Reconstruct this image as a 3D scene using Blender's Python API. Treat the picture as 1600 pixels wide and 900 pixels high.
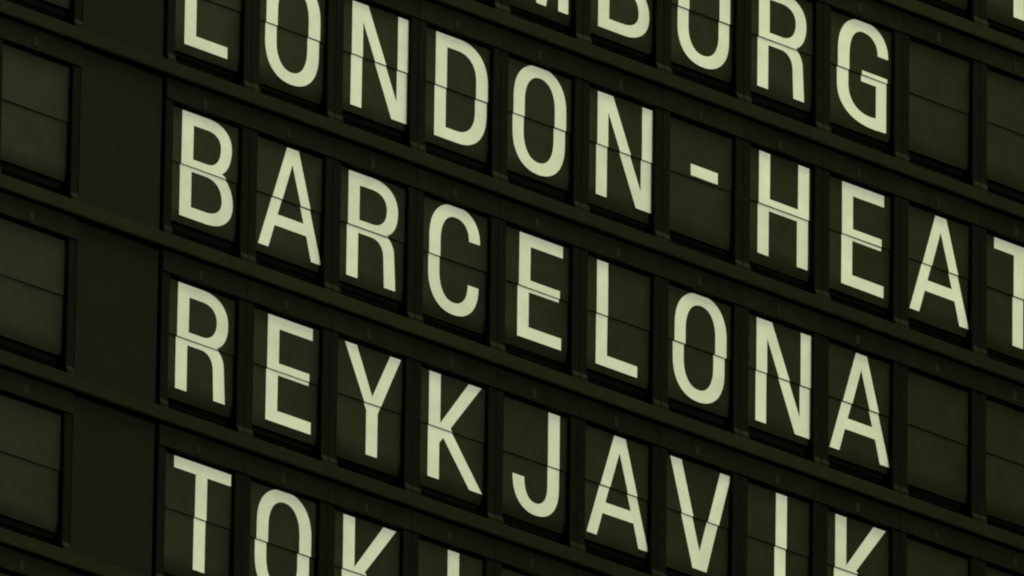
import bpy, bmesh, math, random
from mathutils import Matrix, Vector

# ---------------------------------------------------------------- camera, world, lights
for o in list(bpy.data.objects): bpy.data.objects.remove(o)
S = bpy.context.scene
COL = S.collection
P = 0.08            # column pitch of the split-flap units in metres
ROW = 1.65          # row pitch in column pitches
Z0 = 6.7            # height of the reference line of the board above the hall floor

def W(x, y, z=0.0):             # board coordinates (right, up, out of the board) in pitches -> world metres
    return Vector((x * P, -z * P, Z0 + y * P))

cam_d = bpy.data.cameras.new('camera'); cam = bpy.data.objects.new('camera', cam_d); COL.objects.link(cam)
M3 = [[0.7364315479956252, 0.012557338875663265, 0.6763955117805871],
      [-0.26399941479355205, 0.9258905607480367, 0.2702424439393083],
      [-0.6228746937428287, -0.37758308060344803, 0.6851701490407623]]
def bw(v): return Vector((v[0], -v[2], v[1]))
r, u, b = bw(M3[0]), bw(M3[1]), bw(M3[2])
cam.matrix_world = Matrix(((r.x, u.x, b.x, 0), (r.y, u.y, b.y, 0), (r.z, u.z, b.z, 0), (0, 0, 0, 1)))
cam.location = W(-95.26622252689528, -62.36929017755509, 108.37056769852776)
cam_d.sensor_width = 36; cam_d.lens = 27500 * 36 / 1600
cam_d.clip_start = 0.5; cam_d.clip_end = 100
S.camera = cam

wd = bpy.data.worlds.new('World'); S.world = wd; wd.use_nodes = True
bg = wd.node_tree.nodes['Background']
# dim hall around the board: darker floor, paler ceiling
wt = wd.node_tree; wtc = wt.nodes.new('ShaderNodeTexCoord'); wsp = wt.nodes.new('ShaderNodeSeparateXYZ'); wr = wt.nodes.new('ShaderNodeValToRGB')
wmr = wt.nodes.new('ShaderNodeMapRange'); wmr.inputs['From Min'].default_value = -1; wmr.inputs['From Max'].default_value = 1
wt.links.new(wtc.outputs['Generated'], wsp.inputs[0]); wt.links.new(wsp.outputs[2], wmr.inputs['Value'])
wt.links.new(wmr.outputs[0], wr.inputs[0]); wt.links.new(wr.outputs[0], bg.inputs['Color'])
wr.color_ramp.elements[0].position = 0.35; wr.color_ramp.elements[0].color = (0.18, 0.22, 0.11, 1)
wr.color_ramp.elements[1].position = 0.72; wr.color_ramp.elements[1].color = (0.92, 1.04, 0.38, 1)
bg.inputs['Strength'].default_value = 0.135

def area(name, loc, target, size, size_y, power, colour):
    d = bpy.data.lights.new(name, 'AREA'); d.shape = 'RECTANGLE'; d.size = size; d.size_y = size_y
    d.energy = power; d.color = colour
    o = bpy.data.objects.new(name, d); COL.objects.link(o); o.location = loc
    o.rotation_euler = (Vector(target) - Vector(loc)).to_track_quat('-Z', 'Y').to_euler()
    return o
C0 = (4.5 * P, 0, Z0 - 2.6 * P)
# large bright side of the hall in front of the board, and a row of ceiling lamps above it
area('hall_light', (-0.6, -7.6, 8.4), C0, 5.0, 3.0, 348, (0.985, 1.0, 0.80))
area('ceiling_light', (1.7, -1.55, 9.4), C0, 3.4, 0.7, 60, (0.96, 1.0, 0.50))

S.view_settings.view_transform = 'Standard'; S.view_settings.look = 'None'
S.view_settings.exposure = 0; S.view_settings.gamma = 1
S.render.engine = 'CYCLES'
S.cycles.filter_width = 2.1

# ---------------------------------------------------------------- materials
def plastic(name, col, rough, spec, vary=0.18, dust=0.0, bump=0.0, scale=60.0):
    m = bpy.data.materials.new(name); m.use_nodes = True; nt = m.node_tree; N = nt.nodes; L = nt.links
    bs = N['Principled BSDF']
    bs.inputs['Specular IOR Level'].default_value = spec
    tc = N.new('ShaderNodeTexCoord'); oi = N.new('ShaderNodeObjectInfo')
    mp = N.new('ShaderNodeVectorMath'); mp.operation = 'MULTIPLY_ADD'
    L.new(tc.outputs['Object'], mp.inputs[0]); mp.inputs[1].default_value = (1, 1, 1)
    cx = N.new('ShaderNodeCombineXYZ'); mu = N.new('ShaderNodeMath'); mu.operation = 'MULTIPLY'; mu.inputs[1].default_value = 37.0
    L.new(oi.outputs['Random'], mu.inputs[0]); L.new(mu.outputs[0], cx.inputs[0]); L.new(mu.outputs[0], cx.inputs[2])
    L.new(cx.outputs[0], mp.inputs[2])
    no = N.new('ShaderNodeTexNoise'); no.inputs['Scale'].default_value = scale; no.inputs['Detail'].default_value = 5
    no.inputs['Roughness'].default_value = 0.6
    L.new(mp.outputs[0], no.inputs['Vector'])
    # tone: wear by noise times a small difference from unit to unit
    mr = N.new('ShaderNodeMapRange'); mr.inputs['From Min'].default_value = 0.3; mr.inputs['From Max'].default_value = 0.7
    mr.inputs['To Min'].default_value = 1 - vary; mr.inputs['To Max'].default_value = 1 + vary
    L.new(no.outputs['Fac'], mr.inputs['Value'])
    m2 = N.new('ShaderNodeMapRange'); m2.inputs['To Min'].default_value = 1 - vary * 0.6; m2.inputs['To Max'].default_value = 1 + vary * 0.6
    L.new(oi.outputs['Random'], m2.inputs['Value'])
    pr = N.new('ShaderNodeMath'); pr.operation = 'MULTIPLY'; L.new(mr.outputs[0], pr.inputs[0]); L.new(m2.outputs[0], pr.inputs[1])
    sc = N.new('ShaderNodeVectorMath'); sc.operation = 'SCALE'; sc.inputs[0].default_value = col[:3]
    L.new(pr.outputs[0], sc.inputs['Scale'])
    out = sc.outputs[0]
    if dust:
        n3 = N.new('ShaderNodeTexNoise'); n3.inputs['Scale'].default_value = 320; n3.inputs['Detail'].default_value = 2
        L.new(mp.outputs[0], n3.inputs['Vector'])
        cr = N.new('ShaderNodeMapRange'); cr.inputs['From Min'].default_value = 0.62; cr.inputs['From Max'].default_value = 0.78
        cr.inputs['To Max'].default_value = dust
        L.new(n3.outputs['Fac'], cr.inputs['Value'])
        mx = N.new('ShaderNodeMix'); mx.data_type = 'RGBA'; L.new(cr.outputs[0], mx.inputs['Factor'])
        L.new(out, mx.inputs[6]); mx.inputs[7].default_value = (0.12, 0.12, 0.09, 1); out = mx.outputs[2]
    L.new(out, bs.inputs['Base Color'])
    rr = N.new('ShaderNodeMapRange'); rr.inputs['To Min'].default_value = rough - 0.07; rr.inputs['To Max'].default_value = rough + 0.07
    L.new(no.outputs['Fac'], rr.inputs['Value']); L.new(rr.outputs[0], bs.inputs['Roughness'])
    if bump:
        bp = N.new('ShaderNodeBump'); bp.inputs['Strength'].default_value = bump; bp.inputs['Distance'].default_value = 0.0004
        n2 = N.new('ShaderNodeTexNoise'); n2.inputs['Scale'].default_value = 900; n2.inputs['Detail'].default_value = 2
        L.new(mp.outputs[0], n2.inputs['Vector']); L.new(n2.outputs['Fac'], bp.inputs['Height']); L.new(bp.outputs[0], bs.inputs['Normal'])
    return m
M_FLAP  = plastic('satin_black_flap', (0.0090, 0.0085, 0.0016), 0.45, 0.25, 0.17, bump=0.1)
M_WHITE = plastic('cream_paint', (0.74, 0.77, 0.69), 0.6, 0.2, 0.075, bump=0.12, scale=55)
M_BEZEL = plastic('matt_black_bezel', (0.0048, 0.0056, 0.0018), 0.64, 0.06, 0.38, dust=0.04, bump=0.2)
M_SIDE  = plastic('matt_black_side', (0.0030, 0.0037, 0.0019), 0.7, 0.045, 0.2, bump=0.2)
M_RAIL  = plastic('dark_painted_rail', (0.0054, 0.0064, 0.0018), 0.68, 0.05, 0.42, dust=0.07, bump=0.25, scale=30)
M_PANEL = plastic('matt_black_panel', (0.0052, 0.0056, 0.0025), 0.65, 0.07, 0.32, dust=0.02, bump=0.15, scale=22)
M_DARK  = plastic('black_inside', (0.0008, 0.0008, 0.0006), 0.9, 0.0, 0.1)
M_TAB   = plastic('grey_label_tab', (0.0095, 0.0102, 0.006), 0.6, 0.08, 0.3, dust=0.02)
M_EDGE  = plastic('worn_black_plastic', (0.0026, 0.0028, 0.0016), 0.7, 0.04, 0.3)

# ---------------------------------------------------------------- mesh helpers (board coordinates)
def V(x, y, z): return Vector((x * P, -z * P, y * P))       # local: relative to the unit's empty
def box(bm, x0, x1, y0, y1, z0, z1):
    c = [bm.verts.new(V(x, y, z)) for z in (z0, z1) for y in (y0, y1) for x in (x0, x1)]
    for f in ((0, 2, 3, 1), (4, 5, 7, 6), (0, 1, 5, 4), (2, 6, 7, 3), (0, 4, 6, 2), (1, 3, 7, 5)):
        bm.faces.new([c[i] for i in f])
def prism(bm, x0, x1, prof):                                # profile of (y, z), swept along x
    a = [bm.verts.new(V(x0, y, z)) for y, z in prof]; b = [bm.verts.new(V(x1, y, z)) for y, z in prof]
    n = len(prof)
    for i in range(n):
        bm.faces.new((a[i], a[(i + 1) % n], b[(i + 1) % n], b[i]))
    bm.faces.new(a[::-1]); bm.faces.new(b)
def mesh(name, bm, mat, bevel=0.0):
    bmesh.ops.recalc_face_normals(bm, faces=bm.faces)
    if bevel:
        bmesh.ops.bevel(bm, geom=[e for e in bm.edges if len(e.link_faces) == 2 and e.calc_face_angle(0) > 0.5],
                        offset=bevel * P, segments=2, affect='EDGES', profile=0.5)
    me = bpy.data.meshes.new(name); bm.to_mesh(me); bm.free(); me.materials.append(mat)
    return me
def link(name, me, parent=None, loc=None):
    o = bpy.data.objects.new(name, me); COL.objects.link(o); o.parent = parent
    if loc is not None: o.location = loc
    return o

# ---------------------------------------------------------------- lettering: outlines in board coordinates
# x is measured from the middle of the opening, y from its lower edge. A point is (x, y); a curved corner is
# (corner_x, corner_y, x, y): it bends from the point before it towards the corner and ends at x, y.
B, T = 0.242, 1.245
K = 0.62
def path(items):
    pts = []
    for it in items:
        if len(it) == 2: pts.append(it); continue
        cx, cy, x, y = it; x0, y0 = pts[-1]
        a = (x0 + (cx - x0) * K, y0 + (cy - y0) * K); d = (x + (cx - x) * K, y + (cy - y) * K)
        for k in range(1, 13):
            t = k / 12; s = 1 - t
            pts.append((s**3 * x0 + 3 * s*s*t * a[0] + 3 * s*t*t * d[0] + t**3 * x,
                        s**3 * y0 + 3 * s*s*t * a[1] + 3 * s*t*t * d[1] + t**3 * y))
    return pts
OL, OR, OT, OB = -0.312, 0.330, 1.268, 0.219
IL, IR, IT, IB = -0.178, 0.192, 1.155, 0.335
mx = 0.008
def oval(l, r_, t, b_, flat):
    m = (l + r_) / 2; yt = t - flat; yb = b_ + flat
    return [(l, yb), (l, yt), (l, t, m, t), (r_, t, r_, yt), (r_, yb), (r_, b_, m, b_), (l, b_, l, yb)]
G = {}
G['O'] = [oval(OL, OR, OT, OB, 0.36), oval(IL, IR, IT, IB, 0.27)]
G['N'] = [[(-.282, B), (-.282, T), (-.092, T), (.270, .42), (.270, T), (.402, T), (.402, B), (.212, B), (-.150, 1.075), (-.150, B)]]
G['H'] = [[(-.275, B), (-.275, T), (-.138, T), (-.138, .800), (.218, .800), (.218, T), (.355, T), (.355, B), (.218, B), (.218, .690), (-.138, .690), (-.138, B)]]
G['E'] = [[(-.222, B), (-.222, T), (.308, T), (.308, 1.133), (-.086, 1.133), (-.086, .806), (.278, .806), (.278, .698), (-.086, .698), (-.086, .357), (.313, .357), (.313, B)]]
G['L'] = [[(-.267, B), (-.267, T), (-.131, T), (-.131, .352), (.243, .352), (.243, B)]]
G['T'] = [[(-.037, B), (-.037, 1.135), (-.292, 1.135), (-.292, T), (.375, T), (.375, 1.135), (.098, 1.135), (.098, B)]]
G['I'] = [[(-.032, B), (-.032, T), (.104, T), (.104, B)]]
G['-'] = [[(-.126, .755), (-.126, .866), (.210, .866), (.210, .755)]]
G['A'] = [[(-.352, B), (-.036, T), (.103, T), (.402, B), (.283, B), (.220, .470), (-.160, .470), (-.230, B)],
          [(-.127, .580), (.186, .580), (.031, 1.095)]]
G['V'] = [[(-.344, T), (-.205, T), (.040, .42), (.275, T), (.405, T), (.128, B), (-.045, B)]]
G['Y'] = [[(-.297, T), (-.156, T), (.036, .800), (.245, T), (.372, T), (.108, .665), (.108, B), (-.027, B), (-.027, .665)]]
G['K'] = [[(-.285, B), (-.285, T), (-.148, T), (-.148, .775), (.192, T), (.345, T), (-.022, .760), (.378, B), (.222, B), (-.100, .655), (-.148, .595), (-.148, B)]]
G['X'] = [[(-.340, B), (-.060, .755), (-.325, T), (-.180, T), (.030, .850), (.245, T), (.385, T), (.120, .755), (.405, B), (.255, B), (.030, .655), (-.200, B)]]
G['M'] = [[(-.310, B), (-.310, T), (-.140, T), (.015, .48), (.175, T), (.345, T), (.345, B), (.222, B), (.222, 1.02), (.070, B), (-.045, B), (-.187, 1.02), (-.187, B)]]
G['U'] = [[(OL + .012, T), (OL + .012, OB + .34), (OL + .012, OB, mx + .01, OB), (OR + .015, OB, OR + .015, OB + .34), (OR + .015, T), (.215, T), (.215, IB + .25), (.215, IB, .02, IB), (-.165, IB, -.165, IB + .25), (-.165, T)]]
G['C'] = [[(OR - .03, .968), (OR - .03, 1.275, -.004, OT), (OL, OT, OL, OT - .36), (OL, OB + .36), (OL, OB, -.002, OB), (OR - .03, OB, OR - .03, .555),
           (.170, .555), (.170, IB, -.002, IB), (IL, IB, IL, IB + .27), (IL, IT - .27), (IL, IT, -.004, IT), (.168, IT, .168, .968)]]
G['G'] = [[(.345, .968), (.345, OT, .020, OT), (OL + .02, OT, OL + .02, OT - .36), (OL + .02, OB + .36), (OL + .02, .226, .180, .230), (.335, .236), (.335, .772),
           (.015, .772), (.015, .668), (.205, .668), (.205, .348), (.140, .343), (IL + .03, .338, IL + .03, IB + .27), (IL + .03, IT - .27), (IL + .03, IT, .020, IT), (.212, IT, .212, .968)]]
G['D'] = [[(-.268, B), (-.268, T), (.02, T), (.365, T, .365, .89), (.365, .60), (.365, B, .02, B)],
          [(-.132, .355), (.00, .355), (.225, .355, .225, .60), (.225, .89), (.225, 1.130, .00, 1.130), (-.132, 1.130)]]
G['B'] = [[(-.285, B), (-.285, T), (.02, T), (.303, T, .303, 1.02), (.303, .83, .190, .765), (.345, .70, .345, .50), (.345, B, .03, B)],
          [(-.150, .352), (.02, .352), (.215, .352, .215, .50), (.215, .693, .02, .693), (-.150, .693)],
          [(-.150, .806), (.02, .806), (.176, .806, .176, 1.00), (.176, 1.133, .02, 1.133), (-.150, 1.133)]]
G['R'] = [[(-.292, B), (-.292, T), (.00, T), (.305, T, .305, .985), (.305, .795, .175, .742), (.272, .700, .275, .575), (.295, B), (.160, B), (.148, .53), (.140, .682, .00, .682), (-.158, .682), (-.158, B)],
          [(-.158, .800), (.00, .800), (.172, .800, .172, .98), (.172, 1.133, .00, 1.133), (-.158, 1.133)]]
G['J'] = [[(.302, T), (.302, .53), (.302, OB, .020, OB), (-.262, OB, -.262, .553), (-.120, .553), (-.120, IB, .020, IB), (.163, IB, .163, .53), (.163, T)]]

GX, GY = 0.024, 0.014            # the lettering lies behind the plane it was measured in
SPLIT = 0.728 + GY
FD = 0.065                      # depth of the upper flap's front behind the bezel
LD = 0.0765                      # depth of the lower flap's front
def glyph_halves(ch):
    cu = bpy.data.curves.new('glyph', 'CURVE'); cu.dimensions = '2D'; cu.fill_mode = 'BOTH'; cu.extrude = 0.0012
    for cont in G[ch]:
        pts = path(cont); sp = cu.splines.new('POLY'); sp.points.add(len(pts) - 1); sp.use_cyclic_u = True
        for q, (x, y) in zip(sp.points, pts): q.co = (x, y, 0, 1)
    ob = bpy.data.objects.new('glyph', cu)
    me = bpy.data.meshes.new_from_object(ob)
    res = []
    for side in (1, -1):
        bm = bmesh.new(); bm.from_mesh(me); bmesh.ops.remove_doubles(bm, verts=bm.verts, dist=1e-6)
        bmesh.ops.bisect_plane(bm, geom=bm.verts[:] + bm.edges[:] + bm.faces[:], plane_co=(0, SPLIT - GY + (0.0040 if side > 0 else 0.0005), 0),
                               plane_no=(0, side, 0), clear_inner=True)
        if not bm.verts: bm.free(); res.append(None); continue
        zc = -FD + 0.0016 if side > 0 else -LD + 0.0016
        for v in bm.verts: v.co = V(v.co.x + GX + (0 if side > 0 else 0.002), v.co.y + GY, v.co.z + zc)
        res.append(mesh('letter_%s' % ('upper' if side > 0 else 'lower'), bm, M_WHITE))
    bpy.data.objects.remove(ob); bpy.data.curves.remove(cu); bpy.data.meshes.remove(me)
    return res
GL = {}

# ---------------------------------------------------------------- one split-flap unit (origin: middle of the opening's lower edge)
XL, XR = -0.402, 0.410          # opening
UL, UR = -0.497, 0.499          # outer edges of the unit (a thin seam stays between neighbours)
OH = 1.286                      # opening height
HB = ROW - 0.158                # top of the header, tucked under the lip above
bm = bmesh.new()
box(bm, UL, UR, OH, HB, -0.055, 0.0)                                     # header
for x0, x1 in ((UL, XL - .001), (XR + .001, UR)):                       # side strips: set back, with a foot on the rail
    prism(bm, x0, x1, [(-0.10, -0.05), (-0.10, 0.006), (0.028, 0.006), (0.075, -0.012), (OH - .002, -0.012), (OH - .002, -0.05)])
box(bm, XL + .001, XR - .001, -0.10, -0.012, -0.05, -0.002)             # sill hidden behind the rail
ME_BEZEL = mesh('bezel', bm, M_BEZEL, 0.004)
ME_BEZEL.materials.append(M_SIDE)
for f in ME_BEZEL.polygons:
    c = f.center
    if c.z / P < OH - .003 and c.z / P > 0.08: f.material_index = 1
bm = bmesh.new()                                                        # inside of the unit: an open black box
a, c_, z1, z0 = XL - .012, XR + .034, -0.057, -0.42
for x in (a, c_): box(bm, x - .006, x + .006, -0.02, OH + .03, z0, z1)
box(bm, a + .006, c_ - .006, OH + .018, OH + .03, z0, z1); box(bm, a + .006, c_ - .006, -0.02, -0.008, z0, z1)
box(bm, a + .006, c_ - .006, -0.008, OH + .018, z0, z0 + .012)
box(bm, XL - .005, XR + .027, 1.272, OH + .017, -0.060, -0.054)       # added black strip, widens the shade band along the opening's top
ME_HOUS = mesh('housing', bm, M_DARK)
FX0, FX1 = -0.372, 0.424         # flap edges (set a little off the opening's middle, as seen in the photograph)
bm = bmesh.new()
box(bm, FX0, FX1, SPLIT + .0035, OH + .014, -FD - .004, -FD)
ME_UP = mesh('upper_flap', bm, M_FLAP, 0.002)
def lower_profile(bot, bend):
    n = 20; front = []
    for k in range(n + 1):
        y = (SPLIT + .0045) + (bot - SPLIT) * k / n
        t = max(0, (0.34 - y) / 0.17)
        front.append((y, -LD - bend * t * t))
    return front + [(y, z - .005) for y, z in reversed(front)]
ME_LOW = []
for bot, bend in ((0.175, .026), (0.160, .034), (0.188, .028)):
    bm = bmesh.new(); prism(bm, FX0, FX1, lower_profile(bot, bend))
    me = mesh('lower_flap', bm, M_FLAP); ME_LOW.append(me)
ME_STACK = []
for s in range(4):                                                      # the flaps waiting behind, their lower edges just showing
    rs = random.Random(s); bm = bmesh.new()
    for k in range(5):
        y = 0.135 - 0.014 * k + rs.uniform(-.006, .006) + (s - 1.5) * .008; z = -LD - .060 - .014 * k
        box(bm, FX0 + .004, FX1 - .004, y, 0.60, z - .006, z)
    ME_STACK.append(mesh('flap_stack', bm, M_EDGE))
bm = bmesh.new()                                                        # spool shaft ends at the split
box(bm, FX0 + .01, FX1 - .01, SPLIT - .03, SPLIT + .03, -0.17, -0.10)
ME_SPOOL = mesh('spool', bm, M_DARK)
bm = bmesh.new()                                                        # small tab on the header above the opening
box(bm, -0.072, -0.026, OH + .026, OH + .122, 0.0005, 0.006)
ME_TAB = mesh('tab', bm, M_TAB, 0.002)

def unit_pos(c, r_): return W(c - 0.41, -ROW * r_)
rnd = random.Random(11)
GROUP = 'split-flap units of the departure board'
def unit(c, r_, ch, label, sag=0.0):
    e = bpy.data.objects.new('split_flap_unit', None); COL.objects.link(e); e.empty_display_size = 0.02
    e.location = unit_pos(c, r_); e['label'] = label; e['category'] = 'split-flap unit'; e['group'] = GROUP
    bz = link('bezel', ME_BEZEL, e); link('tab', ME_TAB, bz, V(rnd.uniform(-.008, .008), rnd.uniform(-.006, .006), 0))
    link('housing', ME_HOUS, e)
    up = link('upper_flap', ME_UP, e, V(rnd.uniform(-.003, .003), rnd.uniform(0, .002) - sag, rnd.uniform(0, .001)))
    lo = link('lower_flap', rnd.choice(ME_LOW), e, V(rnd.uniform(-.004, .002), rnd.uniform(-.002, .0005), rnd.uniform(-.002, 0)))
    up.rotation_euler = (0, math.radians(rnd.uniform(-.3, .3)), math.radians(rnd.uniform(-.25, .25)))
    lo.rotation_euler = (0, math.radians(rnd.uniform(-.22, .22)), math.radians(rnd.uniform(-.3, .3)))
    link('flap_stack', rnd.choice(ME_STACK), e, V(0, rnd.uniform(-.012, .012), 0)); link('spool', ME_SPOOL, e)
    if ch:
        if ch not in GL: GL[ch] = glyph_halves(ch)
        nm = 'hyphen' if ch == '-' else 'letter_half'
        for me, par in zip(GL[ch], (up, lo)):
            if me: link(nm, me, par)
    return e

# ---------------------------------------------------------------- the board: rails, blank cover panels
C_MIN, C_MAX, R_MIN, R_MAX = -3, 11, -1, 5
bx0, bx1 = C_MIN - 0.41 + UL - .002, C_MAX - 0.41 + UR + .002
board = bpy.data.objects.new('departure_board', None); COL.objects.link(board); board.location = W(0, 0)
board['label'] = 'dark frame of the departure board with slanting rails between the rows of flaps'
board['category'] = 'departure board'
bm = bmesh.new()
prism(bm, bx0, bx1, [(-0.156, 0.0075), (-0.156, 0.050), (-0.140, 0.053), (-0.012, 0.024), (-0.004, 0.016), (-0.004, 0.0075)])
ME_RAIL = mesh('rail', bm, M_RAIL)
for k in range(R_MIN - 1, R_MAX + 1): link('rail', ME_RAIL, board, V(0, -ROW * k, 0))
bm = bmesh.new()
box(bm, -1.41 - 0.478, -1.41 + 0.474, -0.002, ROW - 0.16, -0.075, -0.030)
ME_PANEL = mesh('cover_panel', bm, M_PANEL, 0.006)
for k in range(R_MIN, R_MAX + 1): link('cover_panel', ME_PANEL, board, V(0, -ROW * k, 0))
bm = bmesh.new()
box(bm, bx0 - .02, bx1 + .02, -ROW * R_MAX - 0.25, -ROW * (R_MIN - 1) + 0.1, -0.50, -0.44)
link('back_panel', mesh('back_panel', bm, M_DARK), board)

# ---------------------------------------------------------------- the flap units with their text
WORDS = {0: 'LUXEMBURG', 1: 'LONDON-HEATHROW', 2: 'BARCELONA', 3: 'REYKJAVIK', 4: 'TOKIO'}
def letter_label(w, i):
    name = {'-': 'hyphen'}.get(w[i], w[i]); word = w.replace('-', ' ')
    if w[i] == '-': return 'split-flap unit showing a short white hyphen between LONDON and HEATHROW'
    if w == 'LONDON-HEATHROW': word = 'LONDON' if i < 6 else 'HEATHROW'; i = i if i < 6 else i - 7
    else: word = w
    if i == 0: return 'split-flap unit showing white %s at the start of %s' % (name, word)
    if i == len(word) - 1: return 'split-flap unit showing white %s after %s at the end of %s' % (name, word[i-1], word)
    return 'split-flap unit showing white %s between %s and %s in %s' % (name, word[i-1], word[i+1], word)
def which(w, i):
    n = w[:i + 1].count(w[i]); tot = w.count(w[i])
    return ('' if tot == 1 else ('first ' if n == 1 else 'last ')) + w[i]
for r_ in range(R_MIN, R_MAX + 1):
    for c in range(C_MIN, C_MAX + 1):
        if c == -1: continue
        w = WORDS.get(r_, ''); ch = w[c] if 0 <= c < len(w) else None
        beside = WORDS.get(r_, 'the line above LUXEMBURG' if r_ < 0 else 'the row below TOKIO')
        if ch: lab = letter_label(w, c)
        elif c == -3: lab = 'blank split-flap unit at the far left edge, level with %s' % beside
        elif c == -2: lab = 'blank split-flap unit left of the plain panel, level with %s' % beside
        elif r_ == -1:
            if c == 10: ch = 'I'; lab = 'split-flap unit with a white upright stem cut off by the top right corner'
            elif c < 9: lab = 'blank split-flap unit directly above the %s of LUXEMBURG' % which('LUXEMBURG', c)
            elif c == 9: lab = 'blank split-flap unit at the top edge, left of the cut-off white stem'
            else: lab = 'blank split-flap unit right of the cut-off white stem at the top'
        elif r_ == 0: lab = 'blank split-flap unit directly above the %s of HEATHROW' % ['A', 'T', 'second H'][c - 9]
        elif r_ in (2, 3): lab = '%s blank split-flap unit to the right of %s' % (['first', 'second', 'third'][c - 9], w)
        elif r_ == 5 and c < 5: lab = 'blank split-flap unit directly below the %s of TOKIO' % which('TOKIO', c)
        elif r_ == 5 and c < 9: lab = 'blank split-flap unit two rows below the %s of REYKJAVIK' % which('REYKJAVIK', c)
        elif r_ == 5: lab = 'blank split-flap unit two rows below the %s blank after REYKJAVIK' % ['first', 'second', 'third'][c - 9]
        elif c < 9: lab = 'blank split-flap unit directly below the %s of REYKJAVIK' % which('REYKJAVIK', c)
        else: lab = 'blank split-flap unit in the TOKIO row, below the %s blank after REYKJAVIK' % ['first', 'second', 'third'][c - 9]
        unit(c, r_, ch, lab, 0.014 if (c, r_) == (4, 4) else 0.0)
